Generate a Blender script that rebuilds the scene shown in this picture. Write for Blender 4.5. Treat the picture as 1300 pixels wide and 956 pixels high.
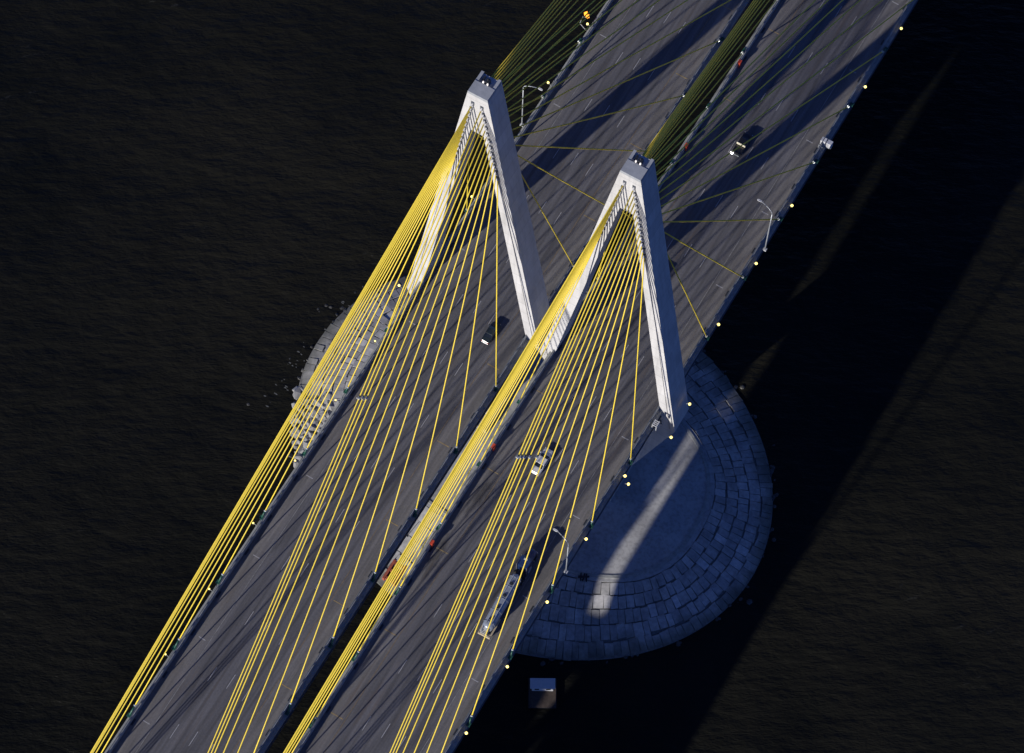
import bpy, bmesh, math, random
from mathutils import Vector, Matrix
R = math.radians
random.seed(7)
for o in list(bpy.data.objects): bpy.data.objects.remove(o)
sc = bpy.context.scene
COL = sc.collection

# ---------------------------------------------------------------- camera, sky, sun, exposure
cam = bpy.data.cameras.new('camera'); co = bpy.data.objects.new('camera', cam); COL.objects.link(co)
co.location = (115.3188, -227.5533, 546.5703)
co.rotation_euler = (0.4335643, -0.0155333, 0.5298455)
cam.sensor_width = 36; cam.sensor_fit = 'HORIZONTAL'
cam.lens = 3837.976 / 1300 * 36
cam.shift_y = -44.5 / 1300
cam.clip_start = 1; cam.clip_end = 40000
sc.camera = co

SX, SY = 0.604, 2.83                     # how far a shadow runs for each metre of height
EL = math.atan2(1, math.hypot(SX, SY))
w = bpy.data.worlds.new('World'); sc.world = w; w.use_nodes = True
nt = w.node_tree; bg = nt.nodes['Background']
sky = nt.nodes.new('ShaderNodeTexSky'); sky.sky_type = 'NISHITA'; sky.sun_disc = False
sky.sun_elevation = EL; sky.sun_rotation = math.atan2(-SX, -SY) % (2 * math.pi)
sky.air_density = 1.0; sky.dust_density = 0.2; sky.ozone_density = 2.5
tint = nt.nodes.new('ShaderNodeMixRGB'); tint.blend_type = 'MULTIPLY'; tint.inputs[0].default_value = 1; tint.inputs[2].default_value = (.52, .76, 1.72, 1)   # slide film renders the clear evening sky deep blue
nt.links.new(sky.outputs[0], tint.inputs[1]); nt.links.new(tint.outputs[0], bg.inputs[0]); bg.inputs[1].default_value = 0.05
sl = bpy.data.lights.new('sun', 'SUN'); so = bpy.data.objects.new('sun', sl); COL.objects.link(so)
sl.energy = 5.0; sl.angle = R(0.53); sl.color = (1.0, 0.94, 0.86)
so.rotation_euler = Vector((-SX, -SY, 1)).to_track_quat('Z', 'Y').to_euler()
so.location = (-60, -280, 200)
sc.view_settings.view_transform = 'Standard'; sc.view_settings.look = 'None'
sc.view_settings.exposure = 0; sc.view_settings.gamma = 1; sc.view_settings.use_curve_mapping = False
WATER_Z = -54.0

# ---------------------------------------------------------------- materials
def nodes(name):
    m = bpy.data.materials.new(name); m.use_nodes = True
    t = m.node_tree; return m, t, t.nodes['Principled BSDF']
def N(t, kind, **k):
    n = t.nodes.new(kind)
    for a, b in k.items(): setattr(n, a, b)
    return n
def mapping(t, scale=(1, 1, 1), rot=(0, 0, 0), coord='Object'):
    c = N(t, 'ShaderNodeTexCoord'); mp = N(t, 'ShaderNodeMapping')
    mp.inputs['Scale'].default_value = scale; mp.inputs['Rotation'].default_value = rot
    t.links.new(c.outputs[coord], mp.inputs[0]); return mp
def rotmap(t, deg, scale):
    a = mapping(t, (1, 1, 1), (0, 0, R(deg))); b = N(t, 'ShaderNodeMapping'); b.inputs['Scale'].default_value = scale
    t.links.new(a.outputs[0], b.inputs[0]); return b
def noise(t, vec, scale, detail=4, rough=.55):
    n = N(t, 'ShaderNodeTexNoise'); n.inputs['Scale'].default_value = scale
    n.inputs['Detail'].default_value = detail; n.inputs['Roughness'].default_value = rough
    t.links.new(vec.outputs[0], n.inputs['Vector']); return n
def ramp(t, src, stops):
    r = N(t, 'ShaderNodeValToRGB'); e = r.color_ramp.elements
    while len(e) < len(stops): e.new(.5)
    for i, (p, c) in enumerate(stops): e[i].position = p; e[i].color = (*c, 1) if len(c) == 3 else (c[0],) * 3 + (1,)
    t.links.new(src, r.inputs[0]); return r
def mul(t, a, b, fac=1.0, mode='MULTIPLY'):
    x = N(t, 'ShaderNodeMixRGB', blend_type=mode); x.inputs[0].default_value = fac
    t.links.new(a, x.inputs[1]); t.links.new(b, x.inputs[2]); return x.outputs[0]
def bump(t, p, h, strength, dist):
    b = N(t, 'ShaderNodeBump'); b.inputs['Strength'].default_value = strength; b.inputs['Distance'].default_value = dist
    t.links.new(h, b.inputs['Height']); t.links.new(b.outputs[0], p.inputs['Normal']); return b
def simple(name, col, rough=.5, metal=0., var=.15, scale=3., bumpd=0.):
    m, t, p = nodes(name); mp = mapping(t)
    n = noise(t, mp, scale)
    r = ramp(t, n.outputs['Fac'], [(.3, [c * (1 - var) for c in col]), (.7, [min(1, c * (1 + var)) for c in col])])
    t.links.new(r.outputs[0], p.inputs['Base Color'])
    p.inputs['Roughness'].default_value = rough; p.inputs['Metallic'].default_value = metal
    if bumpd: bump(t, p, n.outputs['Fac'], .5, bumpd)
    return m
def glow(name, col, strength):
    m, t, p = nodes(name)
    p.inputs['Base Color'].default_value = (*col, 1)
    p.inputs['Emission Color'].default_value = (*col, 1); p.inputs['Emission Strength'].default_value = strength
    return m

# water: dark, brownish, small wind ripples with a long swell under them
m, t, p = nodes('water'); WATER = m
mp = rotmap(t, -30, (1.0, 2.6, 1)); n1 = noise(t, mp, .15, 7, .64)
mp2 = rotmap(t, -42, (1, 2.4, 1)); n2 = noise(t, mp2, .028, 3, .5)
mp3 = mapping(t); n3 = noise(t, mp3, .012, 5, .6)
r = ramp(t, n3.outputs['Fac'], [(.35, (.0066, .0070, .0056)), (.68, (.0162, .0155, .0112))])
mpf = rotmap(t, -50, (1, 3, 1)); nf = noise(t, mpf, .22, 9, .72)
mpg = mapping(t); ng = noise(t, mpg, .035, 3, .5)
fm = N(t, 'ShaderNodeMath', operation='MULTIPLY')
rf = ramp(t, nf.outputs['Fac'], [(.60, (0,)), (.72, (1,))]); rg = ramp(t, ng.outputs['Fac'], [(.52, (0,)), (.66, (1,))])
t.links.new(rf.outputs[0], fm.inputs[0]); t.links.new(rg.outputs[0], fm.inputs[1])
mx = N(t, 'ShaderNodeMixRGB'); t.links.new(fm.outputs[0], mx.inputs[0]); t.links.new(r.outputs[0], mx.inputs[1])
mx.inputs[2].default_value = (.034, .035, .032, 1)
t.links.new(mx.outputs[0], p.inputs['Base Color'])
p.inputs['Roughness'].default_value = .28; p.inputs['IOR'].default_value = 1.33; p.inputs['Specular IOR Level'].default_value = .18
ad = N(t, 'ShaderNodeMath', operation='MULTIPLY_ADD'); ad.inputs[1].default_value = 2.2
t.links.new(n2.outputs['Fac'], ad.inputs[0]); t.links.new(n1.outputs['Fac'], ad.inputs[2])
mpq = rotmap(t, -24, (1, 1.9, 1)); nq = noise(t, mpq, .075, 5, .6)
ad2 = N(t, 'ShaderNodeMath', operation='MULTIPLY_ADD'); ad2.inputs[1].default_value = 1.3; t.links.new(nq.outputs['Fac'], ad2.inputs[0]); t.links.new(ad.outputs[0], ad2.inputs[2])
bump(t, p, ad2.outputs[0], .72, 1.1)

# roadway: grooved concrete, darker wheel paths, oil in the lane middle, stains drawn out along the traffic
def road_mat(name, first, warm, stains=()):
    m, t, p = nodes(name)
    mp = mapping(t, (1, .035, 1)); streak = noise(t, mp, 1.5, 6, .62)
    mp1 = mapping(t, (1, .12, 1)); patchy = noise(t, mp1, .32, 5, .6)
    mp2 = mapping(t); fine = noise(t, mp2, 2.4, 6, .7)
    base = ramp(t, streak.outputs['Fac'], [(.25, (.112, .108, .108)), (.5, (.154, .148, .147)), (.75, (.205, .197, .192))])
    pa = ramp(t, patchy.outputs['Fac'], [(.3, (.62,)), (.55, (1.0,)), (.75, (1.16,))])
    fi = ramp(t, fine.outputs['Fac'], [(.25, (.78,)), (.75, (1.2,))])
    c = mul(t, base.outputs[0], pa.outputs[0]); c = mul(t, c, fi.outputs[0])
    # wheel paths repeat every lane
    tc = N(t, 'ShaderNodeTexCoord'); sx = N(t, 'ShaderNodeSeparateXYZ'); t.links.new(tc.outputs['Object'], sx.inputs[0])
    a = N(t, 'ShaderNodeMath', operation='SUBTRACT'); a.inputs[1].default_value = first; t.links.new(sx.outputs[0], a.inputs[0])
    wob = N(t, 'ShaderNodeMath', operation='MULTIPLY_ADD'); wob.inputs[1].default_value = .7; t.links.new(patchy.outputs['Fac'], wob.inputs[0]); t.links.new(a.outputs[0], wob.inputs[2])
    b = N(t, 'ShaderNodeMath', operation='MULTIPLY'); b.inputs[1].default_value = 2 * math.pi / 1.93; t.links.new(wob.outputs[0], b.inputs[0])
    s = N(t, 'ShaderNodeMath', operation='SINE'); t.links.new(b.outputs[0], s.inputs[0])
    tr = ramp(t, s.outputs[0], [(0.0, (1.06,)), (.5, (1.0,)), (1.0, (.80,))])
    # only between the edge lines
    ab = N(t, 'ShaderNodeMath', operation='ABSOLUTE'); t.links.new(sx.outputs[0], ab.inputs[0])
    lane = ramp(t, ab.outputs[0], [(0, (1,)), (1, (1,))])
    mr = N(t, 'ShaderNodeMapRange'); mr.inputs['From Min'].default_value = 6.4; mr.inputs['From Max'].default_value = 8.4
    t.links.new(ab.outputs[0], mr.inputs['Value'])
    mr2 = N(t, 'ShaderNodeMapRange'); mr2.inputs['From Min'].default_value = 24.2; mr2.inputs['From Max'].default_value = 22.2
    t.links.new(ab.outputs[0], mr2.inputs['Value'])
    mm = N(t, 'ShaderNodeMath', operation='MULTIPLY'); t.links.new(mr.outputs[0], mm.inputs[0]); t.links.new(mr2.outputs[0], mm.inputs[1])
    x = N(t, 'ShaderNodeMixRGB', blend_type='MULTIPLY'); t.links.new(mm.outputs[0], x.inputs[0]); t.links.new(c, x.inputs[1]); t.links.new(tr.outputs[0], x.inputs[2])
    c = x.outputs[0]
    worn = N(t, 'ShaderNodeMixRGB', blend_type='MULTIPLY'); worn.inputs[2].default_value = (.69, .71, .77, 1)
    t.links.new(mm.outputs[0], worn.inputs[0]); t.links.new(c, worn.inputs[1]); c = worn.outputs[0]
    # dark rubber and oil smears
    mp4 = mapping(t, (1, .10, 1)); sm = noise(t, mp4, .55, 8, .72)
    smr = ramp(t, sm.outputs['Fac'], [(.30, (.35,)), (.40, (1.,))]); c = mul(t, c, smr.outputs[0], .8)
    # scorched and oil black patches on one stretch of the inner shoulder
    for ex, ey, ax, ay in stains:
        mps = N(t, 'ShaderNodeMapping'); mps.inputs['Location'].default_value = (-ex / ax, -ey / ay, 0); mps.inputs['Scale'].default_value = (1 / ax, 1 / ay, 0)
        t.links.new(tc.outputs['Object'], mps.inputs[0]); ln_ = N(t, 'ShaderNodeVectorMath', operation='LENGTH'); t.links.new(mps.outputs[0], ln_.inputs[0])
        mpn = mapping(t, (1, .35, 1)); sn = noise(t, mpn, .9, 7, .7)
        ad_ = N(t, 'ShaderNodeMath', operation='MULTIPLY_ADD'); ad_.inputs[1].default_value = 2.2; t.links.new(sn.outputs['Fac'], ad_.inputs[0]); t.links.new(ln_.outputs['Value'], ad_.inputs[2])
        sr = ramp(t, ad_.outputs[0], [(.0, (.3,)), (.62, (.42,)), (.98, (1,))])
        dv = N(t, 'ShaderNodeMath', operation='MULTIPLY'); dv.inputs[1].default_value = .5; t.links.new(ad_.outputs[0], dv.inputs[0]); t.links.new(dv.outputs[0], sr.inputs[0])
        c = mul(t, c, sr.outputs[0])
    # rust tinted edge of the shoulder
    mpr = mapping(t, (1, .05, 1)); rn = noise(t, mpr, .9, 5, .6)
    rr = ramp(t, rn.outputs['Fac'], [(.56, (0,)), (.74, (1,))])
    x2 = N(t, 'ShaderNodeMixRGB', blend_type='MIX'); x2.inputs[2].default_value = (*warm, 1)
    f2 = N(t, 'ShaderNodeMath', operation='MULTIPLY'); f2.inputs[1].default_value = .5; t.links.new(rr.outputs[0], f2.inputs[0])
    t.links.new(f2.outputs[0], x2.inputs[0]); t.links.new(c, x2.inputs[1])
    t.links.new(x2.outputs[0], p.inputs['Base Color']); p.inputs['Roughness'].default_value = .82
    bump(t, p, fine.outputs['Fac'], .35, .02)
    return m
ROAD_L = road_mat('road concrete left', -23.0, (.115, .09, .07))
ROAD_R = road_mat('road concrete right', 7.4, (.13, .095, .07), ((6.3, -36, 2.6, 8), (5.2, -52, 1.6, 7)))

def concrete(name, lo, hi, sc1=.35, stain=.8, joints=False):
    m, t, p = nodes(name); mp = mapping(t, (1, 1, .35)); n = noise(t, mp, sc1, 7, .62)
    r = ramp(t, n.outputs['Fac'], [(.3, lo), (.65, hi)])
    mp2 = mapping(t, (1.2, 1.2, .06)); n2 = noise(t, mp2, 1.1, 5, .6)
    r2 = ramp(t, n2.outputs['Fac'], [(.32, (stain,)), (.55, (1.,))])
    n3 = noise(t, mp, 6, 5, .7)
    c = mul(t, r.outputs[0], r2.outputs[0])
    if joints:
        tc = N(t, 'ShaderNodeTexCoord'); sp = N(t, 'ShaderNodeSeparateXYZ'); t.links.new(tc.outputs['Object'], sp.inputs[0])
        d = N(t, 'ShaderNodeMath', operation='MULTIPLY'); d.inputs[1].default_value = 1 / 3.66; t.links.new(sp.outputs[2], d.inputs[0])
        fr = N(t, 'ShaderNodeMath', operation='FRACT'); t.links.new(d.outputs[0], fr.inputs[0])
        jr = ramp(t, fr.outputs[0], [(0, (.80,)), (.035, (.80,)), (.05, (1,))]); c = mul(t, c, jr.outputs[0])
        fl = N(t, 'ShaderNodeMath', operation='FLOOR'); t.links.new(d.outputs[0], fl.inputs[0])
        wn = N(t, 'ShaderNodeTexWhiteNoise', noise_dimensions='1D'); t.links.new(fl.outputs[0], wn.inputs['W'])
        wr = ramp(t, wn.outputs['Value'], [(0, (.93,)), (1, (1.04,))]); c = mul(t, c, wr.outputs[0])
    t.links.new(c, p.inputs['Base Color'])
    p.inputs['Roughness'].default_value = .85; bump(t, p, n3.outputs['Fac'], .3, .02); return m
PYLON = concrete('pale pylon concrete', (.49, .485, .475), (.60, .595, .585), .35, .86, True)
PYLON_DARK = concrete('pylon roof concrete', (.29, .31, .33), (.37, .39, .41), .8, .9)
PARAPET = concrete('parapet concrete', (.24, .25, .26), (.34, .35, .355), .6, .75)
LEDGE = concrete('ledge concrete', (.25, .26, .25), (.38, .39, .365), .7, .8)
GIRDER = simple('weathered girder steel', (.10, .11, .13), .6, 0, .25, .8)
DISC = concrete('island cap concrete', (.29, .29, .29), (.47, .47, .455), .12, .72)
SOIL = simple('dark wet fill', (.13, .13, .125), .95, 0, .3, 2., .05)
def slab_mat():
    m, t, p = nodes('island slab concrete'); oi = N(t, 'ShaderNodeObjectInfo')
    geo = N(t, 'ShaderNodeNewGeometry')
    mp = mapping(t, (.6, .6, .6)); 
    tc = geo.outputs['Position']
    n = N(t, 'ShaderNodeTexNoise'); n.inputs['Scale'].default_value = 1.3; n.inputs['Detail'].default_value = 6; t.links.new(tc, n.inputs['Vector'])
    r = ramp(t, n.outputs['Fac'], [(.3, (.28, .28, .28)), (.7, (.42, .415, .405))])
    r2 = ramp(t, oi.outputs['Random'], [(0, (.80, .80, .81)), (.7, (1.0, 1.0, 1.0)), (.88, (1.1, 1.1, 1.1)), (1, (1.4, 1.4, 1.42))])
    n2 = N(t, 'ShaderNodeTexNoise'); n2.inputs['Scale'].default_value = .22; n2.inputs['Detail'].default_value = 3; t.links.new(tc, n2.inputs['Vector'])
    r3 = ramp(t, n2.outputs['Fac'], [(.3, (.7,)), (.6, (1.05,))])
    sz = N(t, 'ShaderNodeSeparateXYZ'); t.links.new(tc, sz.inputs[0])       # the lowest slabs are wet and weedy up to the tide line
    zz = N(t, 'ShaderNodeMath', operation='MULTIPLY_ADD'); zz.inputs[1].default_value = 1.4; t.links.new(n2.outputs['Fac'], zz.inputs[0]); t.links.new(sz.outputs[2], zz.inputs[2])
    tm = N(t, 'ShaderNodeMapRange'); tm.inputs['From Min'].default_value = WATER_Z + .7; tm.inputs['From Max'].default_value = WATER_Z + 2.3; t.links.new(zz.outputs[0], tm.inputs['Value'])
    wet = ramp(t, tm.outputs[0], [(0, (.30, .32, .27)), (.5, (.62, .62, .58)), (1, (1, 1, 1))])
    t.links.new(mul(t, mul(t, mul(t, r.outputs[0], r2.outputs[0]), r3.outputs[0]), wet.outputs[0]), p.inputs['Base Color']); p.inputs['Roughness'].default_value = .9
    bump(t, p, n.outputs['Fac'], .4, .05); return m
SLAB = slab_mat()
STONE = simple('broken rubble', (.27, .268, .26), .9, 0, .35, .9, .05)
WETSTONE = simple('wet dark rock', (.045, .045, .042), .5, 0, .4, 1.2, .05)
YELLOW = simple('yellow cable sheath', (.86, .65, .055), .55, 0, .05, .3)
GREEN = simple('green painted pipe', (.02, .085, .06), .45, 0, .2, 2)
STEEL = simple('galvanised steel', (.50, .53, .54), .4, .3, .15, 2)
RAIL = simple('dull rail steel', (.16, .18, .20), .5, .4, .2, 2)
WHITEP = simple('white painted metal', (.56, .57, .58), .4, 0, .05, 2)
PAINTW = simple('worn white road paint', (.36, .36, .37), .7, 0, .35, 1.6)
PAINTY = simple('worn yellow road paint', (.30, .22, .10), .7, 0, .35, 1.6)
RED = simple('red painted metal', (.62, .07, .03), .5, 0, .1, 2)
RUST = simple('rusty red steel', (.36, .09, .05), .8, 0, .3, 1.5)
DARKM = simple('dark metal', (.03, .035, .045), .4, .2, .2, 3)
LAMPY = glow('lit sodium lamp', (1.0, .78, .22), 2.4)
LAMPO = glow('lit orange lamp', (1.0, .36, .03), 2.2)
LAMPW = glow('lit white beacon', (1.0, .93, .85), .7)
TYRE = simple('tyre rubber', (.02, .02, .02), .85, 0, .2, 4)
RECESS_SHADE = simple('dark recess shade', (.07, .08, .10), .6, 0, .2, 2)  # dark colour for the shade in the cable pockets
CHROME = simple('chrome', (.26, .27, .29), .35, .5, .05, 3)
def car_paint(name, col):
    m = simple(name, col, .28, 0, .05, 2); m.node_tree.nodes['Principled BSDF'].inputs['Coat Weight'].default_value = .6; return m
WHITECAR = car_paint('white car paint', (.62, .62, .61)); BLACKCAR = car_paint('black car paint', (.012, .013, .016))
NAVY = car_paint('navy truck paint', (.015, .035, .11)); DARKCAR = car_paint('dark green car paint', (.02, .03, .035))
GLASS = simple('dark car glass', (.012, .016, .022), .08, 0, .1, 2)
TANK = simple('pale tank metal', (.30, .34, .40), .35, .25, .12, .8)
BEIGE = simple('beige bumper', (.45, .38, .26), .6, 0, .1, 2)
LAMPR = simple('red lamp lens', (.4, .02, .02), .3, 0, .05, 2)
WOOD = simple('brown deck boards', (.06, .045, .035), .8, 0, .3, 1.5)

# ---------------------------------------------------------------- mesh helpers
class MB:
    def __init__(s): s.v = []; s.f = []
    def add(s, vs, fs):
        k = len(s.v); s.v += [tuple(v) for v in vs]; s.f += [tuple(k + i for i in f) for f in fs]; return s
    def box(s, x0, x1, y0, y1, z0, z1):
        return s.add([(x0, y0, z0), (x1, y0, z0), (x1, y1, z0), (x0, y1, z0), (x0, y0, z1), (x1, y0, z1), (x1, y1, z1), (x0, y1, z1)],
                     [(0, 3, 2, 1), (4, 5, 6, 7), (0, 1, 5, 4), (1, 2, 6, 5), (2, 3, 7, 6), (3, 0, 4, 7)])
    def rings(s, rings, caps=(True, True)):
        n = len(rings[0]); vs = [p for r in rings for p in r]; fs = []
        for i in range(len(rings) - 1):
            for j in range(n):
                a = i * n + j; b = i * n + (j + 1) % n; fs.append((a, b, b + n, a + n))
        if caps[0]: fs.append(tuple(range(n))[::-1])
        if caps[1]: fs.append(tuple((len(rings) - 1) * n + j for j in range(n)))
        return s.add(vs, fs)
    def tube(s, pts, rad, n=8):
        pts = [Vector(p) for p in pts]; rs = rad if isinstance(rad, (list, tuple)) else [rad] * len(pts); rings = []
        for i, p in enumerate(pts):
            d = (pts[min(i + 1, len(pts) - 1)] - pts[max(i - 1, 0)]).normalized()
            u = d.cross(Vector((0, 0, 1)) if abs(d.z) < .95 else Vector((1, 0, 0))).normalized(); v = d.cross(u)
            rings.append([p + (u * math.cos(2 * math.pi * k / n) + v * math.sin(2 * math.pi * k / n)) * rs[i] for k in range(n)])
        return s.rings(rings)
    def prism(s, poly, y0, y1):   # poly in x,z drawn along y
        return s.rings([[(x, y0, z) for x, z in poly], [(x, y1, z) for x, z in poly]])
    def build(s, name, mat, parent=None, loc=None, smooth=False, bevel=0.):
        me = bpy.data.meshes.new(name); me.from_pydata(s.v, [], s.f)
        bm = bmesh.new(); bm.from_mesh(me); bmesh.ops.recalc_face_normals(bm, faces=bm.faces)
        if bevel: bmesh.ops.bevel(bm, geom=list(bm.edges), offset=bevel, segments=1, affect='EDGES', clamp_overlap=True)
        bm.to_mesh(me); bm.free()
        if smooth:
            for pl in me.polygons: pl.use_smooth = True
        me.materials.append(mat)
        return link(name, me, parent, loc)
def link(name, me, parent=None, loc=None):
    o = bpy.data.objects.new(name, me); COL.objects.link(o)
    if parent: o.parent = parent
    if loc: o.location = loc
    return o
def tag(o, label=None, cat=None, group=None, kind=None):
    if label: o['label'] = label
    if cat: o['category'] = cat
    if group: o['group'] = group
    if kind: o['kind'] = kind
    return o
def empty(name, loc, rz=0):
    o = bpy.data.objects.new(name, None); COL.objects.link(o); o.location = loc; o.rotation_euler.z = rz; o.empty_display_size = .5; return o
def copy_tree(o, parent=None):
    c = o.copy(); COL.objects.link(c); c.parent = parent
    for ch in list(o.children): copy_tree(ch, c)
    return c
ORD = ['first', 'second', 'third', 'fourth', 'fifth', 'sixth', 'seventh', 'eighth', 'ninth', 'tenth', 'eleventh', 'twelfth']

# ---------------------------------------------------------------- water
s = 12000
tag(MB().add([(-s, -s, WATER_Z), (s, -s, WATER_Z), (s, s, WATER_Z), (-s, s, WATER_Z)], [(0, 1, 2, 3)]).build('water', WATER), kind='structure')

# ---------------------------------------------------------------- bridge decks
Y0, Y1 = -340., 300.
E_IN, E_OUT = 2.3, 27.95                 # deck edges from the middle of the bridge
P_IN, P_OUT = (2.98, 3.40), (26.85, 27.27)
def deck(sgn, road_mat_, label):
    d = empty('bridge_deck', (sgn * 15.2, 0, 0)); tag(d, label, 'bridge deck', 'two parallel bridge decks')
    ox = sgn * 15.2
    def X(x): return sgn * x
    def P(mb, name, mat, **k):
        o = mb.build(name, mat, d, **k); o.matrix_parent_inverse = Matrix.Identity(4); o.location = (-ox, 0, 0); return o
    def bx(mb, a, b, y0, y1, z0, z1): a, b = sorted((X(a), X(b))); return mb.box(a, b, y0, y1, z0, z1)
    P(bx(MB(), P_IN[1], P_OUT[0], Y0, Y1, -.35, 0), 'road_surface', road_mat_)
    for a, b in ((E_IN, P_IN[0]), (P_OUT[1], E_OUT)):
        P(bx(MB(), a, b, Y0, Y1, -.45, .06), 'edge_ledge', LEDGE)
    # parapets: a concrete wall in lengths with open joints and a steel rail on posts
    for (a, b), side in ((P_IN, 1), (P_OUT, -1)):
        mb = MB(); y = Y0
        while y < Y1:
            mb.prism([(X(a), -.3), (X(b), -.3), (X(b - .06), 1.36), (X(a + .06), 1.36)], y + .03, min(y + 7.62, Y1) - .03); y += 7.62
        P(mb, 'parapet', PARAPET)
        rb = MB(); xm = X((a + b) / 2); y = Y0 + 1.9
        while y < Y1: rb.box(xm - .07, xm + .07, y - .12, y + .12, 1.34, 1.72); y += 3.81
        tag(P(rb, 'rail_posts', RAIL), kind='stuff')
        P(MB().tube([(xm, Y0, 1.76), (xm, Y1, 1.76)], .10, 8), 'top_rail', RAIL)
        # drain inlets and kerb clutter on the road side
        kb = MB(); xr = X(b + .28) if side > 0 else X(a - .28); y = -118.
        while y < 140:
            yy = y + random.uniform(-1.5, 1.5); kb.box(xr - .22, xr + .22, yy - .7, yy + .7, .004, .03); y += 9.65
        tag(P(kb, 'drain_grates', DARKM), kind='stuff')
    for x in (E_IN + .35, E_OUT - .35):
        xx = X(x); mb = MB(); mb.box(xx - .3, xx + .3, Y0, Y1, -.62, -.452); mb.box(xx - .05, xx + .05, Y0, Y1, -2.2, -.6); mb.box(xx - .35, xx + .35, Y0, Y1, -2.3, -2.19)
        P(mb, 'edge_girder', GIRDER)
    mb = MB(); y = Y0 + 2
    while y < Y1: bx(mb, E_IN + .75, E_OUT - .75, y - .15, y + .15, -1.9, -.36); y += 5.08
    tag(P(mb, 'floor_beams', GIRDER), kind='stuff')
    # lane paint, 4 mm above the road
    z = .005
    def flat(x0, x1, y0, y1, zz=z):
        a, b = sorted((X(x0), X(x1))); return MB().box(a, b, y0, y1, .001, zz)
    for x, mt in ((7.45, simple('faint yellow edge paint', (.17, .125, .075), .8, 0, .4, 1.2)), (22.9, simple('faint white edge paint', (.20, .20, .20), .8, 0, .4, 1.2))):
        P(flat(x - .065, x + .065, Y0, Y1), 'edge_line', mt)
    src = {}
    ph = 43.2 - 1.5 if sgn > 0 else 49.6 - 1.5
    for x in (11.25, 15.1, 18.95):
        for k in range(-13, 8):
            yy = ph + 13.05 * k + (0 if abs(x - 15.1) > 1 else .6)
            if 'd' not in src:
                a = MB().box(-.06, .06, 0, 3.2, .001, z); o = a.build('lane_dash', PAINTW, d); src['d'] = o.data
            else: o = link('lane_dash', src['d'], d)
            o.location = (X(x) - ox, yy, 0)
    for k in range(-7, 6):
        yy = 7.7 + 19.3 * k
        for nm, xa, xb, mt in (('i', 4.3, 7.0, PAINTY), ('o', 23.7, 25.2, PAINTW)):
            if nm not in src:
                a = MB().box(-(xb - xa) / 2, (xb - xa) / 2, -.09, .09, .001, z + .004); o = a.build('tick_mark', mt, d); src[nm] = o.data
            else: o = link('tick_mark', src[nm], d)
            o.location = (X((xa + xb) / 2) - ox, yy, 0)
    return d
deck(-1, ROAD_L, 'left roadway of the twin bridge, four lanes of grey concrete')
deck(1, ROAD_R, 'right roadway of the twin bridge, carrying the white car and tank truck')

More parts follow.
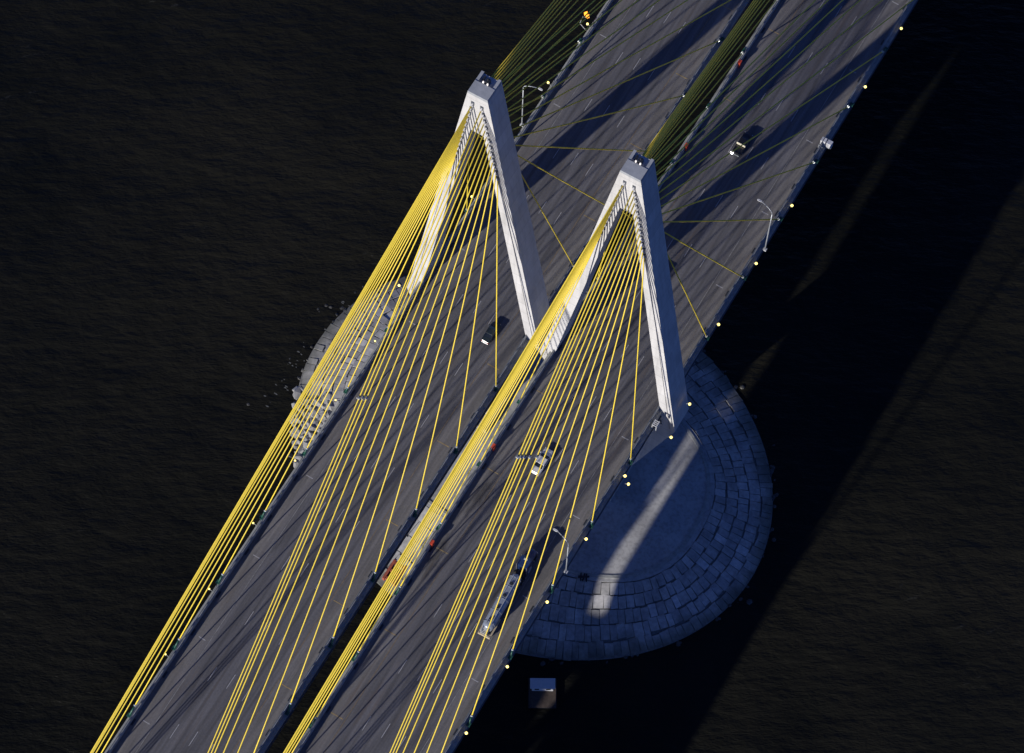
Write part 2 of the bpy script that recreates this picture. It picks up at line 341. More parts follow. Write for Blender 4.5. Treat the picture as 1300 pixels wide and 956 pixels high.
# ---------------------------------------------------------------- towers
H = 86.3
def half_out(z): return 2.0 + .1495 * (H - z)
def hy(z): return 2.4 + .5 * (H - z) / 90.
def tower(cx, label, inner_sign):
    T = empty('bridge_tower', (cx, 0, WATER_Z + 5)); tag(T, label, 'bridge tower', 'two white A shaped towers')
    bz = WATER_Z + 5
    def P(mb, name, mat, parent=T, **k):
        o = mb.build(name, mat, parent, **k); o.location = (-cx, 0, -bz) if parent is T else (0, 0, 0); return o
    # solid head with a sunk roof at the back
    zc = 73.0
    def ring(z, y0=None, y1=None): a = half_out(z); h = hy(z); return [(cx - a, -h if y0 is None else y0, z), (cx + a, -h if y0 is None else y0, z), (cx + a, h, z), (cx - a, h, z)]
    mb = MB(); mb.rings([ring(zc), ring(79.), ring(H - .75)], (False, True)); P(mb, 'tower_head', PYLON)
    a = half_out(H); h = hy(H); r0 = MB()
    r0.rings([[(cx - half_out(H - .745), -h, H - .745), (cx + half_out(H - .745), -h, H - .745), (cx + half_out(H - .745), .15, H - .745), (cx - half_out(H - .745), .15, H - .745)],
              [(cx - a, -h, H), (cx + a, -h, H), (cx + a, .15, H), (cx - a, .15, H)]])
    for q in (-1, 1):
        b0, b1 = half_out(H - .745), a
        xs = [(cx + q * b0, cx + q * b1), (cx + q * (b0 - .55), cx + q * (b1 - .55))]
        r0.rings([[(xs[0][0], .152, H - .745), (xs[1][0], .152, H - .745), (xs[1][0], h, H - .745), (xs[0][0], h, H - .745)],
                  [(xs[0][1], .152, H - .1), (xs[1][1], .152, H - .1), (xs[1][1], h, H - .1), (xs[0][1], h, H - .1)]])
    P(r0, 'roof_slab', PYLON_DARK)
    bb = MB().box(cx - .35, cx + .45, .7, 1.5, H - .745, H + .15).tube([(cx + .05, 1.1, H + .1), (cx + .05, 1.1, H + .75)], .16)
    B = P(bb, 'beacon_mast', DARKM)
    for k, (dx, dy) in enumerate(((-.55, .45), (.35, .4))):
        b2 = MB().tube([(cx + dx, dy, H - .74), (cx + dx, dy, H - .1)], .06).tube([(cx + dx, dy, H - .1), (cx + dx, dy, H + .18)], [.17, .15])
        b2.build('beacon_lamp', LAMPW, B)
    P(MB().box(cx - 1.1, cx - .75, .9, 1.9, H - .745, H - .3), 'roof_hatch', DARKM)
    # upper legs with a long groove in the faces towards and away from the cables
    for q in (-1, 1):
        zk = -3.0 if q == inner_sign else -6.2
        rings = []
        for z in (zc, 60, 45, 30, 15, 0, zk):
            xo = half_out(z); wd = 2.62 + .0035 * (zc - z); xi = xo - wd; h = hy(z); g = xi + wd * .60; gw, gd = .08, .22
            if z == zc: pass
            poly = [(xi, -h), (g - gw, -h), (g - gw, -h + gd), (g + gw, -h + gd), (g + gw, -h), (xo, -h), (xo, h), (g + gw, h), (g + gw, h - gd), (g - gw, h - gd), (g - gw, h), (xi, h)]
            rings.append([(cx + q * x, y, z) for x, y in poly])
        P(MB().rings(rings, (True, True)), 'upper_leg', PYLON)
        # lower leg leans back in to the footing
        rings = []; xo0 = half_out(zk); zb = WATER_Z + 5
        for z in (zk - .002, -20, -35, zb):
            f = (z - zk) / (zb - zk); xo = xo0 + (3.0 - xo0) * f; wd = 3.3 + .4 * f; h = hy(z) + .15 * f
            xi = max(xo - wd, -.02 if f > .8 else xo - wd)
            poly = [(xi, -h), (xo, -h), (xo, h), (xi, h)]
            rings.append([(cx + q * x, y, z) for x, y in poly])
        P(MB().rings(rings), 'lower_leg', PYLON)
    # cross strut under the deck
    P(MB().box(cx - 12.1, cx + 12.1, -2.1, 2.1, -5.8, -2.6), 'cross_strut', PYLON)
    P(MB().box(cx - 5.4, cx + 5.4, -6.5, 6.5, WATER_Z + 3.5, WATER_Z + 6.6), 'footing', DISC)
    # sleeves where the cables enter the tower
    sm = None
    for sy in (-1, 1):
        for q in (-1, 1):
            for i in range(12):
                z, xo = cab_top(i); y = sy * (hy(z) - .05)
                dirv = (Vector((q * 12.5, sy * CAB_Y[i], 1.3)) - Vector((q * xo, y, z))).normalized()
                dirw = dirv
                s0 = Vector((cx + q * xo, y, z)) - dirw * .3
                P(MB().tube([s0, s0 + dirw * .95], .19, 8), 'cable_sleeve', PYLON)
                P(MB().box(cx + q * xo - .30, cx + q * xo + .30, y - .16, y + .16, z - .38, z + .62), 'recess_shade', RECESS_SHADE)  # dark box stands in for the shaded pocket round each cable
    return T
CAB_Y = [15.36 + 15.24 * i for i in range(9)] + [147., 150., 153.]
CAB_YF = [15.36 + 15.24 * i for i in range(12)]
def cab_top(i):
    z = 82.8 - (11 - i) * 2.05; return z, .9 + (83 - z) * .155
TL = tower(-15.22, 'white A shaped tower astride the left roadway, upper left of the pair', 1)
TR = tower(15.4, 'white A shaped tower astride the right roadway, nearer the round island', -1)

# ---------------------------------------------------------------- stay cables, each a thing: sheath, anchor pipe, collar
fans = ((-27.75, -15.22, -1, 'left tower, outer fan'), (-2.8, -15.22, 1, 'left tower, inner fan'),
        (2.8, 15.4, -1, 'right tower, inner fan'), (27.75, 15.4, 1, 'right tower, outer fan'))
for xd, cx, q, where in fans:
    for sy in (-1, 1):
        for i in range(12):
            z, xo = cab_top(i); yd = CAB_Y[i] if sy < 0 else CAB_YF[i]
            a = Vector((xd, sy * yd, 1.3)); b = Vector((cx + q * xo, sy * (hy(z) - .1), z)); d = (b - a).normalized()
            foot = a - d * ((a.z - .06) / d.z)
            C = empty('stay_cable', foot)
            lab = '%s stay cable of the %s, %s from the tower' % ('sunlit yellow' if sy < 0 else 'dim olive shaded', where, ORD[i])
            tag(C, lab, 'cable', 'stay cables in the %s' % ('sunlit near fans' if sy < 0 else 'shaded far fans'))
            pts = []
            L = (b - a).length
            for k in range(13):
                f = k / 12; pt = a.lerp(b, f) - foot; pt.z -= 4 * f * (1 - f) * L * L * .000012; pts.append(pt)
            MB().tube(pts, .122, 8).build('sheath', YELLOW, C, smooth=True)
            MB().tube([Vector((0, 0, 0)), a - foot + d * .1], .19, 8).build('anchor_pipe', GREEN, C, smooth=True)
            MB().tube([a - foot, a - foot + d * .22], .27, 8).build('collar', STEEL, C)
            bb = MB().box(-.38, .38, -.4, .4, -.01, .22).build('anchor_block', GREEN, C)
# clamps that tie the close outermost cables together
for (xd, cx, q, where), fr in ((fans[1], {11: .6755, 10: .675, 9: .6742}), (fans[3], {11: .701, 10: .7008, 9: .7005, 8: .6888, 7: .6645})):
    ps = []
    for i in sorted(fr, reverse=True):
        z, xo = cab_top(i); ps.append(Vector((xd, -CAB_Y[i], 1.3)).lerp(Vector((cx + q * xo, -(hy(z) - .1), z)), fr[i]) + Vector((.05, -.1, .16)))
    ps = [ps[0] + (ps[0] - ps[1]) * .5] + ps
    T = empty('cable_tie', ps[0]); tag(T, 'short grey tie across the close outermost yellow cables of the %s' % where, 'cable tie')
    MB().tube([p - ps[0] for p in ps], .09, 6).build('tie_rod', STEEL, T)
    for p in ps[1:]: MB().box(p.x - ps[0].x - .24, p.x - ps[0].x + .24, p.y - ps[0].y - .2, p.y - ps[0].y + .2, p.z - ps[0].z - .3, p.z - ps[0].z + .06).build('clamp', STEEL, T)

# ---------------------------------------------------------------- edge lamps
def edge_lamp(x, y, label, z=.1, out=.55):
    s = 1 if x > 0 else -1
    L = empty('edge_lamp', (x, y, z)); tag(L, label, 'lamp', 'lit lamps along the deck edges')
    MB().tube([(-s * .35, 0, 0), (-s * .1, 0, .45), (s * .25, 0, .62)], .05, 6).build('bracket', STEEL, L)
    r = .30 * (.98 if x > 0 else .85 if y > -10 else .6); rings = []
    for k in range(1, 6):
        a = math.pi * k / 6; rings.append([(s * .35 + r * math.sin(a) * math.cos(j * math.pi / 5), r * math.sin(a) * math.sin(j * math.pi / 5), .75 - r * math.cos(a)) for j in range(10)])
    MB().rings(rings).build('globe', LAMPY, L, smooth=True)
    MB().box(s * .35 - .2, s * .35 + .2, -.2, .2, .28, .46).build('lamp_base', DARKM, L)
for side, xs, ys in (('left', -28.15, [66., 49.6, 34.3, 18.6, -19.1, -34., -49., -64.2, -79.9, -95.2]), ('right', 28.15, [98.8, 82.5, 50.2, 34.9, 19.1, -18.9, -34.2, -49.2, -64.3, -79.5, -94.8])):
    far = sorted([y for y in ys if y > 0]); near = sorted([-y for y in ys if y < 0])
    for k, y in enumerate(far): edge_lamp(xs, y, 'glowing yellow lamp on the outer %s deck edge, %s beyond the tower' % (side, ORD[k]))
    for k, y in enumerate(near): edge_lamp(xs, -y, 'glowing yellow lamp, %s on the near side, along the outer %s deck edge' % (ORD[k], side))
edge_lamp(29.5, -19.9, 'brighter second glowing lamp hung just outboard of the right deck edge', -.3)
edge_lamp(31.6, .9, 'yellow lamp on the outer shaded face of the right tower leg', .2)
edge_lamp(31.2, -5.3, 'small yellow lamp at the pointed white foot of the right tower leg', -4.5)
edge_lamp(-31.0, -5.3, 'yellow lamp at the white foot of the left tower outer leg', -2.0)

# ---------------------------------------------------------------- street lamps
def street_lamp(x, y, label, arm=2.9, h=16.6):
    s = 1 if x > 0 else -1
    S = empty('street_lamp', (x, y, .06)); tag(S, label, 'street lamp', 'tall street lamps on the deck edges')
    MB().tube([(0, 0, 0), (0, 0, h - 1.1)], [.16, .10], 8).build('pole', STEEL, S, smooth=True)
    pts = [(0, 0, h - 1.15), (-s * .10, .05, h - .55), (-s * .5, .15, h - .12), (-s * 1.2, .4, h + .05), (-s * arm, .95, h + .05)]
    MB().tube(pts, .075, 6).build('arm', STEEL, S, smooth=True)
    x1 = -s * arm
    MB().rings([[(x1 + a * .55 * -s + 0, .95 + b * .19 * k, h + .02 + c * .12) for b, c in ((-1, -1), (1, -1), (1, 1), (-1, 1))] for a, k in ((0, .6), (.5, 1), (1.3, 1), (1.8, .5))]).build('lamp_head', WHITEP, S)
    MB().box(-.35, .35, -.3, .3, -.02, .35).build('base_plinth', WHITEP, S)
street_lamp(-28.3, 38.5, 'tall grey street lamp on the left deck edge beside the left tower head')
street_lamp(28.4, 38.9, 'tall grey street lamp on the right deck edge, beyond the right tower')
street_lamp(28.4, -41.8, 'tall grey street lamp on the right deck edge beside the tank truck', 2.9, 15.6)

# ---------------------------------------------------------------- small fixtures on the deck
rl = ['beside the truck lane, below the stained shoulder', 'by the dark shoulder stains left of the white car', 'beyond the right tower head, beside the dark pickup', 'at the top, nearest the far end of the deck']
for k, (y, lb) in enumerate(zip((-50.3, -26.9, 50.9, 73.8), rl)):
    F = empty('fire_cabinet', (3.45, y, .06)); tag(F, 'small red cabinet ' + lb, 'cabinet', 'red cabinets on the inner parapet')
    MB().box(-.28, .28, -.42, .42, 0, 1.75).build('case', RED, F, bevel=.04)
    MB().box(-.34, .34, -.48, .48, 1.74, 1.86).build('cap', RED, F)
F = empty('electrical_cabinet', (27.85, 66.6, .06)); tag(F, 'pair of white square cabinets on the outer edge of the right deck, far up', 'cabinet')
for k, dx in enumerate((-.75, .6)):
    b = MB().box(dx - .55, dx + .55, -.55, .55, .3, 1.7).build('case', WHITEP, F, bevel=.05)
    MB().box(dx - .45, dx + .45, -.565, -.55, .4, 1.6).build('door', WHITEP, F)
MB().box(-1.3, 1.2, -.5, .5, 0, .3).build('platform', STEEL, F)
MB().tube([(-1.2, -1.3, 0), (-1.2, -1.3, 1.0), (-.2, -1.6, 1.2)], .08).build('conduit', STEEL, F)
F = empty('service_ladder', (28.35, -6.6, -.2)); tag(F, 'white service ladder cage between the deck edge and right tower foot', 'ladder')
for dx in (-.45, .45): MB().box(dx - .07, dx + .07, -.5, .9, .2, 1.9).build('stile', WHITEP, F)
for k in range(4): MB().box(-.4, .4, -.45 + .38 * k, -.33 + .38 * k, 1.7, 1.85).build('rung', WHITEP, F)
F = empty('channel_light', (-29.2, 66.9, -.1)); tag(F, 'orange channel light on a bracket outboard of the far left deck edge', 'marker light')
for k, (dx, dy) in enumerate(((-.75, .9), (-.05, .45))):
    MB().rings([[(dx, dy - .62, z_), (dx + .42, dy, z_), (dx, dy + .62, z_), (dx - .42, dy, z_)] for z_ in (1.25, 1.4)]).build('orange_panel', LAMPO, F)
MB().tube([(1.0, -1.9, 0), (-.9, -1.3, .4), (-.9, 0, 1.2), (.2, .4, 1.2)], .07).build('bracket', STEEL, F)

# off to the near side: unseen pier added to cut off the sunlit strip between the decks
A = empty('blocker_pier', (0, -174.5, WATER_Z)); tag(A, 'unseen pier added to block sunlight through the gap between both decks', 'pier')
MB().box(-28, 28, -3, 3, -WATER_Z - 6.4, -WATER_Z - 2.4).build('blocker_cap', PYLON, A)
MB().box(-2.25, 2.25, -8.7, 1.9, -WATER_Z - 2.38, -WATER_Z - .4).build('sun_blocker_slab', LEDGE, A)  # added slab, ends the strip of sun on the island
for x in (-20, -7, 7, 20): MB().tube([(x, 0, -1), (x, 0, -WATER_Z - 6.41)], 1.5, 16).build('column', PYLON, A, smooth=True)

# ---------------------------------------------------------------- island round the tower feet
IC = (0.3, -4.0)
def outer(th, k=1.0): return Vector((IC[0] + 53.8 * k * math.cos(th), IC[1] + 43.2 * k * math.sin(th)))
def disc(th):
    c, s_ = math.cos(th), math.sin(th); n = 2.5
    r = (abs(c / 40.5) ** n + abs(s_ / 24.5) ** n) ** (-1 / n); return Vector((r * c, -3.2 + r * s_))
ISL_Z = WATER_Z + 5.0
NA = 160; ths = [2 * math.pi * k / NA for k in range(NA)]
base = MB().rings([[(*outer(t_, 1.06), WATER_Z - 2.5) for t_ in ths], [(*outer(t_, 1.0), WATER_Z + .12) for t_ in ths], [(*disc(t_), ISL_Z - .28) for t_ in ths]], (False, True))
island = base.build('island', SOIL); tag(island, kind='structure')
MB().rings([[(*(disc(t_) * .999), ISL_Z - .6) for t_ in ths], [(*disc(t_), ISL_Z - .05) for t_ in ths], [(*(disc(t_) * .965), ISL_Z) for t_ in ths]], (False, True)).build('concrete_cap', DISC, island)
# low kerb ring inside the cap edge
kr = MB(); r_in = [(*(disc(t_) * .955), ISL_Z + .16) for t_ in ths]; r_out = [(*(disc(t_) * .975), ISL_Z + .16) for t_ in ths]
kr.rings([[(x, y, ISL_Z - .02) for x, y, z in r_out], r_out, r_in, [(x, y, ISL_Z - .02) for x, y, z in r_in]], (False, False)).build('kerb_ring', LEDGE, island)
# sloping slabs, five rings
variants = []
for k in range(4):
    mb = MB(); j = lambda a: a + random.uniform(-.035, .035)
    mb.add([(j(-.5), j(-.5), -.5), (j(.5), j(-.5), -.5), (j(.5), j(.5), -.5), (j(-.5), j(.5), -.5), (j(-.49), j(-.49), .5), (j(.49), j(-.49), .5), (j(.49), j(.49), .5), (j(-.49), j(.49), .5)],
           [(0, 3, 2, 1), (4, 5, 6, 7), (0, 1, 5, 4), (1, 2, 6, 5), (2, 3, 7, 6), (3, 0, 4, 7)])
    me = bpy.data.meshes.new('slab'); me.from_pydata(mb.v, [], mb.f); me.materials.append(SLAB); variants.append(me)
slabs = []
NR = 5
for r in range(NR):
    t0, t1 = r / NR, (r + 1) / NR
    per = 0; th = 0; K = 720; cum = [0]
    for k in range(K):
        p0 = disc(2 * math.pi * k / K).lerp(outer(2 * math.pi * k / K), (t0 + t1) / 2); p1 = disc(2 * math.pi * (k + 1) / K).lerp(outer(2 * math.pi * (k + 1) / K), (t0 + t1) / 2)
        cum.append(cum[-1] + (p1 - p0).length)
    n = int(cum[-1] / 1.75); off = random.random()
    edges = []; 
    for k in range(n): edges.append((k + off + random.uniform(-.16, .16)) * cum[-1] / n)
    edges.append(edges[0] + cum[-1])
    def at(sv):
        sv %= cum[-1]; lo = 0
        a_, b_ = 0, K
        while b_ - a_ > 1:
            m_ = (a_ + b_) // 2
            if cum[m_] <= sv: a_ = m_
            else: b_ = m_
        return 2 * math.pi * (a_ + (sv - cum[a_]) / (cum[a_ + 1] - cum[a_])) / K
    for k in range(n):
        s0_, s1_ = edges[k], edges[k + 1]
        if s1_ - s0_ > 2.6: pass
        th = at((s0_ + s1_) / 2)
        pin, pout = disc(th).lerp(outer(th), t0), disc(th).lerp(outer(th), t1)
        tang = (disc(th + .01).lerp(outer(th + .01), (t0 + t1) / 2) - disc(th - .01).lerp(outer(th - .01), (t0 + t1) / 2)).normalized()
        rad = Vector((tang.y, -tang.x))
        ln = abs((pout - pin).dot(rad)); wd = (s1_ - s0_)
        if r == NR - 1: ln *= random.uniform(.75, 1.15)
        z0 = ISL_Z - .35 + (WATER_Z + .05 - ISL_Z + .35) * t0; z1 = ISL_Z - .35 + (WATER_Z + .05 - ISL_Z + .35) * t1
        c = (pin + pout) / 2 + rad * random.uniform(-.2, .2)
        slope = math.atan2(z0 - z1, ln)
        zz = (z0 + z1) / 2 + random.uniform(-.05, .05)
        # the lower left stretch has broken up into rubble
        if c.x < -24 and -44 < c.y < -17 and r >= 1: continue
        M = Matrix.Translation((c.x, c.y, zz)) @ Matrix.Rotation(math.atan2(rad.y, rad.x), 4, 'Z') @ Matrix.Rotation(slope + random.gauss(0, .018), 4, 'Y') @ Matrix.Rotation(random.gauss(0, .022), 4, 'X') @ Matrix.Diagonal((ln - random.uniform(.02, .14), wd - random.uniform(.03, .13), .55, 1))
        vis = (1 if (c.x > 18 + .35 * max(0, -c.y - 20)) else 0) or (1 if (c.x < -34 and c.y > -22 and c.y < 14) else 0)
        slabs.append((vis, ln * wd, M))
slabs.sort(key=lambda a: (-a[0], -a[1]))
stuff = MB()
for k, (v_, a_, M) in enumerate(slabs):
    if k < 300:
        o = link('slab', variants[k % 4], island); o.matrix_local = M
    else:
        stuff.add([M @ v.co for v in variants[k % 4].vertices], [tuple(p_.vertices) for p_ in variants[k % 4].polygons])
tag(stuff.build('slab_field', SLAB, island), kind='stuff')

def stone(mb, c, r, flat_=.6):
    a = random.uniform(0, 6.28); Mx = Matrix.Rotation(a, 3, 'Z') @ Matrix.Rotation(random.uniform(-.5, .5), 3, 'X')
    ph = (1 + 5 ** .5) / 2
    vs = [(-1, ph, 0), (1, ph, 0), (-1, -ph, 0), (1, -ph, 0), (0, -1, ph), (0, 1, ph), (0, -1, -ph), (0, 1, -ph), (ph, 0, -1), (ph, 0, 1), (-ph, 0, -1), (-ph, 0, 1)]
    fs = [(0, 11, 5), (0, 5, 1), (0, 1, 7), (0, 7, 10), (0, 10, 11), (1, 5, 9), (5, 11, 4), (11, 10, 2), (10, 7, 6), (7, 1, 8), (3, 9, 4), (3, 4, 2), (3, 2, 6), (3, 6, 8), (3, 8, 9), (4, 9, 5), (2, 4, 11), (6, 2, 10), (8, 6, 7), (9, 8, 1)]
    sx_ = random.uniform(.7, 1.4)
    out = []
    for v in vs:
        q = Vector(v) / 1.9 * r * random.uniform(.72, 1.15); q.x *= sx_; q.z *= flat_; out.append(Vector(c) + Mx @ q)
    mb.add(out, fs)
rub = MB(); cnt = 0
while cnt < 700:
    th = random.uniform(math.pi, math.pi * 1.62); f = random.uniform(.12, 1.04); pnt = disc(th).lerp(outer(th), f)
    if pnt.x > -22 or pnt.y > -14.5 - random.uniform(0, 3): continue
    z_ = ISL_Z - .5 + (WATER_Z - ISL_Z + .5) * f
    stone(rub, (pnt.x, pnt.y, z_ + random.uniform(-.1, .35)), random.choice((.4, .6, .6, .9, 1.3)) * random.uniform(.8, 1.2)); cnt += 1
tag(rub.build('rubble', STONE, island), kind='stuff')
toe = MB()
for k in range(200):
    th = random.uniform(0, 2 * math.pi); f = random.gauss(1.0, .018); pnt = outer(th, f)
    stone(toe, (pnt.x, pnt.y, WATER_Z + random.uniform(-.25, .2)), random.uniform(.3, .7), .4)
tag(toe.build('toe_stones', WETSTONE, island), kind='stuff')
shoal = MB()
for k in range(22):
    th = math.pi + random.uniform(-.45, .75); pnt = outer(th, 1.0 + abs(random.gauss(.03, .07)))
    stone(shoal, (pnt.x, pnt.y, WATER_Z + random.uniform(-.25, .05)), random.uniform(.15, .5), .45)
tag(shoal.build('shoal_rocks', WETSTONE), kind='stuff')
foam = MB()
FOAM = simple('foam', (.11, .115, .11), .9, 0, .2, 2)
for k in range(34):
    fx, fy, fs = random.choice(((-54.5, -13, 2.6), (-55, -20, 2.), (-52.5, 4.5, 3.), (-55.5, -8, 2.2))); px_, py_ = random.gauss(fx, fs * .45), random.gauss(fy, fs)
    r_ = random.uniform(.06, .2); a0 = random.uniform(0, 3); n_ = 7
    foam.add([(px_ + r_ * random.uniform(.5, 1.5) * math.cos(a0 + j * 6.283 / n_) * 2, py_ + r_ * random.uniform(.5, 1.4) * math.sin(a0 + j * 6.283 / n_), WATER_Z + .03 + k * .0003) for j in range(n_)], [tuple(range(n_))])
tag(foam.build('foam', FOAM), kind='stuff')

F = empty('timber_stack', (24.4, -24.3, ISL_Z), R(20)); tag(F, 'small dark stack of timbers near the edge of the island concrete cap', 'timber stack')
for k, (dx, rz_) in enumerate(((-.6, .1), (0, -.1), (.6, .15))):
    b_ = MB().box(-.14, .14, -.9, .9, .0, .25).build('timber', DARKM, F); b_.location.x = dx; b_.rotation_euler.z = rz_
b_ = MB().box(-1.2, 1.2, -.2, .2, .3, .58).build('timber', DARKM, F); b_.rotation_euler.z = .2
# rust red frame on the island edge, seen down the gap; white topped barge at the near island edge
F = empty('steel_frame', (-11.0, -42.5, WATER_Z + 1.2)); tag(F, 'rusty red steel frame at the island edge, seen down the gap between decks', 'steel frame')
for dx in (-1.3, 1.3): MB().box(dx - .28, dx + .28, -2.4, 2.4, -1.5, .7).build('side_beam', RUST, F)
for k in range(3): MB().box(-1.02, 1.02, -2.2 + 1.9 * k, -1.6 + 1.9 * k, -.2, .6).build('cross_beam', RUST, F)
Bg = empty('work_barge', (29.925570, -50.847436, WATER_Z), R(30)); tag(Bg, 'white roofed work barge moored under the near edge of the island', 'barge')
MB().rings([[(x * k_, 1.6 + (y - 1.6) * k_, z_) for x, y in ((-2.9, -1.6), (2.9, -1.6), (2.9, 4.9), (-2.9, 4.9))] for z_, k_ in ((-.6, .86), (.9, 1.))]).build('hull', DARKM, Bg)
MB().box(-2.8, 2.8, -1.5, 4.8, .9, .96).build('deck_boards', WOOD, Bg)
MB().box(-2.2, 2.2, 2.1, 3.9, .96, 2.9).build('cabin', WHITEP, Bg)
MB().box(-2.6, 2.6, 1.9, 4.2, 2.9, 3.05).build('cabin_roof', WHITEP, Bg, bevel=.04)
for dx in (-1.2, 1.2): MB().box(dx - .45, dx + .45, 2.06, 2.098, 1.7, 2.4).build('window', GLASS, Bg)
for dx, dy in ((-2.5, -1.2), (2.5, -1.2), (-2.5, 4.5), (2.5, 4.5)): MB().tube([(dx, dy, .96), (dx, dy, 1.5)], .15).build('bollard', DARKM, Bg)

# ---------------------------------------------------------------- vehicles (nose towards +y)
def sect(y, hw, zb, zt, r=.18, k=.86):
    return [(-hw * k, y, zb), (hw * k, y, zb), (hw, y, zb + r), (hw, y, zt - r), (hw * k * .97, y, zt), (-hw * k * .97, y, zt), (-hw, y, zt - r), (-hw, y, zb + r)]
def wheels(T, xs, ys, r=.34, wd=.24):
    for y in ys:
        for x in xs:
            s = 1 if x > 0 else -1
            W = MB().tube([(x - wd / 2, y, r), (x + wd / 2, y, r)], r, 14).build('wheel', TYRE, T)
            MB().tube([(x + s * wd * .5, y, r), (x + s * (wd * .5 + .02), y, r)], r * .62, 10).build('rim', CHROME, W)
def sedan(loc, paint, label, L=5.2):
    T = empty('car', loc); tag(T, label, 'car', 'cars on the bridge')
    h = L / 2; k = L / 5.2
    MB().rings([sect(-h, .72, .35, .86, .16), sect(-h + .12, .86, .24, .98), sect(-h + .9 * k, .93, .2, 1.04), sect(-.2, .95, .2, 1.0), sect(h - 1.6 * k, .94, .2, .98), sect(h - .5 * k, .90, .2, .86), sect(h - .1, .82, .25, .76, .16), sect(h, .66, .35, .66, .12)]).build('body', paint, T, smooth=False)
    def q(y, hw, z): return [(-hw, y, z), (hw, y, z)]
    yb, yr0, yr1, yf = -h + 1.05 * k, -h + 1.75 * k, -h + 3.1 * k, -h + 3.85 * k
    # roof, pillars as one greenhouse, glass just proud of it
    MB().rings([[(-.84, yr0, 1.40), (.84, yr0, 1.40), (.76, yr0 + .05, 1.49), (-.76, yr0 + .05, 1.49)], [(-.84, yr1, 1.40), (.84, yr1, 1.40), (.76, yr1 - .05, 1.48), (-.76, yr1 - .05, 1.48)]]).build('roof', paint, T)
    MB().rings([[(-.90, yb, .98), (.90, yb, .98), (.90, yf, .95), (-.90, yf, .95)], [(-.82, yr0, 1.405), (.82, yr0, 1.405), (.82, yr1, 1.405), (-.82, yr1, 1.405)]]).build('window_band', GLASS, T)
    for s in (-1, 1):
        for ya, yb_ in ((yb, yr0), (yf, yr1)):
            MB().tube([(s * .88, ya, .97), (s * .77, yb_, 1.41)], .05, 6).build('pillar', paint, T)
        MB().tube([(s * .9, (yr0 + yr1) / 2, .97), (s * .78, (yr0 + yr1) / 2, 1.41)], .05, 6).build('pillar', paint, T)
        MB().box(s * .95 if s > 0 else -1.12, 1.12 if s > 0 else -.95, yf - .15, yf + .05, .95, 1.1).build('mirror', paint, T)
        MB().box(s * .62 - .2, s * .62 + .2, h - .14, h - .02, .52, .70).build('headlight', WHITEP, T)
        MB().box(s * .62 - .22, s * .62 + .22, -h - .01, -h + .1, .6, .8).build('tail_light', LAMPR, T)
    MB().box(-.8, .8, -h - .08, -h + .08, .32, .5).build('bumper', CHROME, T, bevel=.03)
    MB().box(-.75, .75, h - .06, h + .07, .30, .46).build('bumper', CHROME, T, bevel=.03)
    wheels(T, (-.82, .82), (-h + 1.05 * k, h - 1.0 * k)); return T
sedan((13.0, -24.4, .006), WHITECAR, 'white car with dark windows on the right roadway, ahead of the truck', 5.9).scale = (1.12, 1, 1)
sedan((-9.7, -5.6, .006), DARKCAR, 'dark car with bright trim on the left roadway, beside the left tower leg', 5.0)
sedan((12.9, 22.6, .006), DARKCAR, 'dark car mostly hidden behind the right tower leg, its shadow showing', 4.8)

# black pickup beyond the right tower
T = empty('pickup_truck', (13.0, 57.6, .006)); tag(T, 'black pickup with a pale sunlit cab edge and rear sun glint beyond the right tower', 'pickup truck')
MB().rings([sect(-2.8, .93, .5, 1.12), sect(-.6, .98, .42, 1.15), sect(.9, .98, .42, 1.15), sect(2.4, .95, .42, 1.08), sect(2.8, .82, .5, .98)]).build('body', BLACKCAR, T)
MB().rings([[(-.9, -.55, 1.13), (.9, -.55, 1.13), (.9, 1.45, 1.10), (-.9, 1.45, 1.10)], [(-.8, -.35, 1.76), (.8, -.35, 1.76), (.8, .7, 1.76), (-.8, .7, 1.76)]]).build('cab_glass', GLASS, T)
MB().box(-.82, .82, -.4, .75, 1.762, 1.83).build('cab_roof', BLACKCAR, T, bevel=.03)
bed = MB(); bed.box(-.97, -.85, -2.75, -.6, 1.12, 1.34); bed.box(.85, .97, -2.75, -.6, 1.12, 1.34); bed.box(-.84, .84, -2.78, -2.68, 1.12, 1.32); bed.build('bed_rim', BLACKCAR, T)
MB().box(-1.0, 1.0, -.86, -.66, 1.35, 1.95).build('cab_edge_highlight', simple('cream sunlit edge', (.75, .7, .5), .4), T, bevel=.04)  # pale bar stands in for the sunlit rear edge of the cab roof
MB().box(-.9, .9, -2.95, -2.8, .5, .66).build('rear_bumper', RAIL, T, bevel=.05)
MB().rings([[(-.9 + .34 * math.cos(j * .785), -3.05 + dy_, .9 + .3 * math.sin(j * .785)) for j in range(8)] for dy_ in (-.12, .15)]).build('sun_glint', glow('glowing sun glint', (1, .93, .9), 5), T)  # added glowing disc stands in for a sun glint on the rear corner
for s in (-1, 1): MB().box(s * .8 - .15, s * .8 + .15, 2.7, 2.82, .7, .88).build('headlight', WHITEP, T)
wheels(T, (-.85, .85), (-1.8, 1.75), .4, .28)

# tank truck: navy tractor and pale bulk tank trailer
T = empty('tank_truck', (21.25, -50.9, .006), R(1.7)); tag(T, 'navy tractor truck pulling a long pale tank trailer on the right roadway', 'truck')
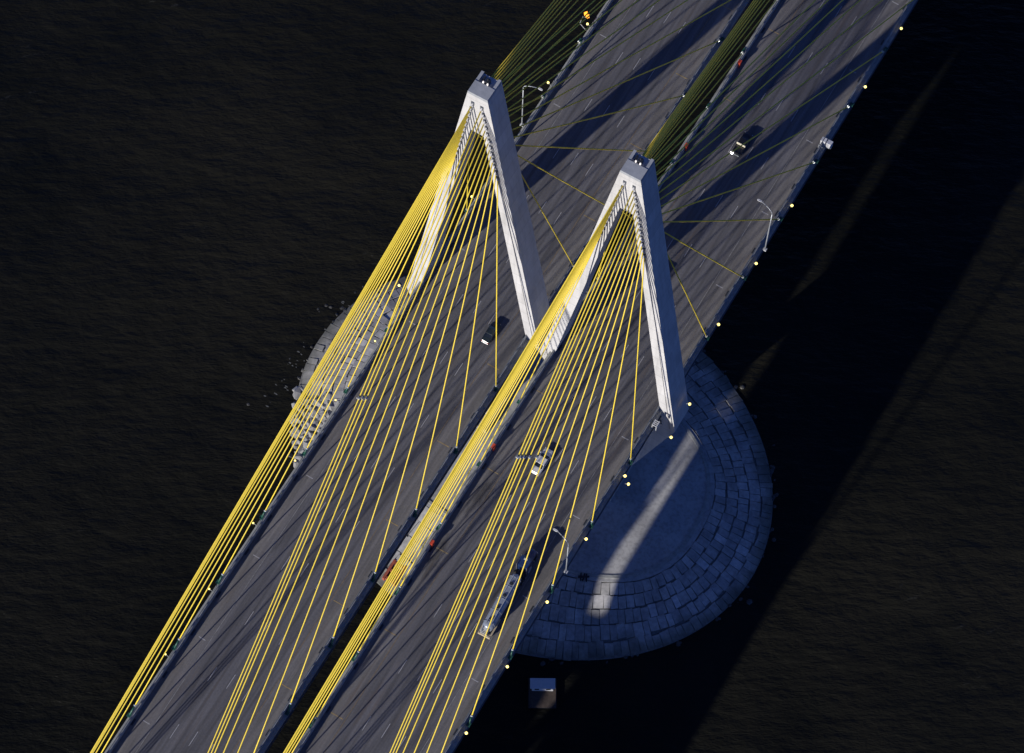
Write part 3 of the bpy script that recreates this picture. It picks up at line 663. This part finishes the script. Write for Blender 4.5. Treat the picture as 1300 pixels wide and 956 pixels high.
# trailer y -10 .. 2.6
rings = []
for y, r in ((-9.6, .55), (-9.3, 1.0), (-8.6, 1.18), (-4, 1.22), (0, 1.22), (1.9, 1.18), (2.7, 1.0), (3.0, .5)):
    rings.append([(r * math.cos(a), y, 2.45 + r * .98 * math.sin(a) - (0.25 if math.sin(a) < -.6 else 0)) for a in [j * math.pi / 9 for j in range(18)]])
tk = MB().rings(rings).build('tank', TANK, T, smooth=True)
for k, y in enumerate((-7.6, -4.9, -2.2, .5)):
    hh = MB().tube([(0, y, 3.62), (0, y, 3.82)], .34, 14).build('hatch', DARKM, tk)
    MB().tube([(0, y, 3.82), (0, y, 3.86)], .18, 10).build('hatch_cap', DARKM, tk)
MB().box(-.55, -.42, -9.0, 2.4, 3.66, 3.72).build('catwalk', STEEL, T)
MB().box(.42, .55, -9.0, 2.4, 3.66, 3.72).build('catwalk', STEEL, T)
for y in (-8.3, -5.6, -2.9, -.2, 2.0):
    rr = [(1.26 * math.cos(a), 2.45 + 1.24 * math.sin(a)) for a in [j * math.pi / 9 for j in range(10)]]
    MB().tube([(x, y, z_) for x, z_ in rr], .045, 5).build('tank_band', TANK, T)
MB().box(-1.0, 1.0, -9.8, 1.5, 1.02, 1.2).build('chassis', DARKM, T)
MB().box(-1.3, 1.3, -10.5, -10.1, .75, 1.25).build('rear_bumper', BEIGE, T, bevel=.04)
for dx in (-.75, .45):
    MB().box(dx, dx + .09, -10.3, -9.4, 1.2, 3.3).build('ladder_stile', WHITEP, T)
for k in range(5): MB().box(-.7, .5, -10.22 + .15 * k, -10.12 + .15 * k, 1.4 + .42 * k, 1.5 + .42 * k).build('ladder_rung', WHITEP, T)
for s in (-1, 1):
    MB().box(s * 1.05 - .28, s * 1.05 + .28, -10.0, -6.0, 1.12, 1.18).build('mudguard', BEIGE, T)
wheels(T, (-1.05, 1.05), (-9.2, -7.9), .5, .5); wheels(T, (-1.05, 1.05), (2.6, 3.9), .5, .5); wheels(T, (-1.05, 1.05), (8.3,), .5, .32)
MB().box(-.5, .5, 1.6, 9.0, .7, 1.0).build('tractor_frame', DARKM, T)
cabm = MB().rings([sect(4.7, 1.15, 1.0, 3.45, .2, .92), sect(6.4, 1.2, 1.0, 3.6, .25, .92), sect(7.0, 1.15, 1.0, 3.2, .3, .9)]).build('cab', NAVY, T)
MB().rings([[(-.98, 7.0, 2.3), (.98, 7.0, 2.3), (.9, 6.98, 2.95), (-.9, 6.98, 2.95)], [(-.95, 7.25, 2.25), (.95, 7.25, 2.25), (.88, 7.06, 2.9), (-.88, 7.06, 2.9)]]).build('windshield', GLASS, T)
MB().rings([sect(7.0, 1.0, .8, 2.2, .25, .85), sect(8.9, .9, .8, 1.95, .25, .82), sect(9.25, .8, .8, 1.75, .2, .8)]).build('hood', NAVY, T)
MB().tube([(-1.0, 9.3, .7), (-.6, 9.5, .7), (.6, 9.5, .7), (1.0, 9.3, .7)], .16, 8).build('bumper', CHROME, T)
MB().tube([(-.75, 9.2, 1.5), (0, 9.38, 1.6), (.75, 9.2, 1.5)], .08, 6).build('grille_trim', CHROME, T)
for s in (-1, 1):
    MB().tube([(s * 1.08, 4.5, 1.0), (s * 1.08, 4.5, 3.9)], .09, 8).build('exhaust_stack', CHROME, T)
    MB().tube([(s * 1.12, 4.9, .75), (s * 1.12, 6.3, .75)], .3, 10).build('fuel_tank', CHROME, T)
    MB().box(s * 1.35 - .1, s * 1.35 + .1, 7.0, 7.08, 2.0, 2.7).build('mirror', CHROME, T)
    MB().box(s * .72 - .14, s * .72 + .14, 9.18, 9.32, 1.05, 1.3).build('headlight', WHITEP, T)
MB().box(-.35, .35, 6.0, 6.35, 3.6, 3.72).build('roof_light_bar', WHITEP, T)
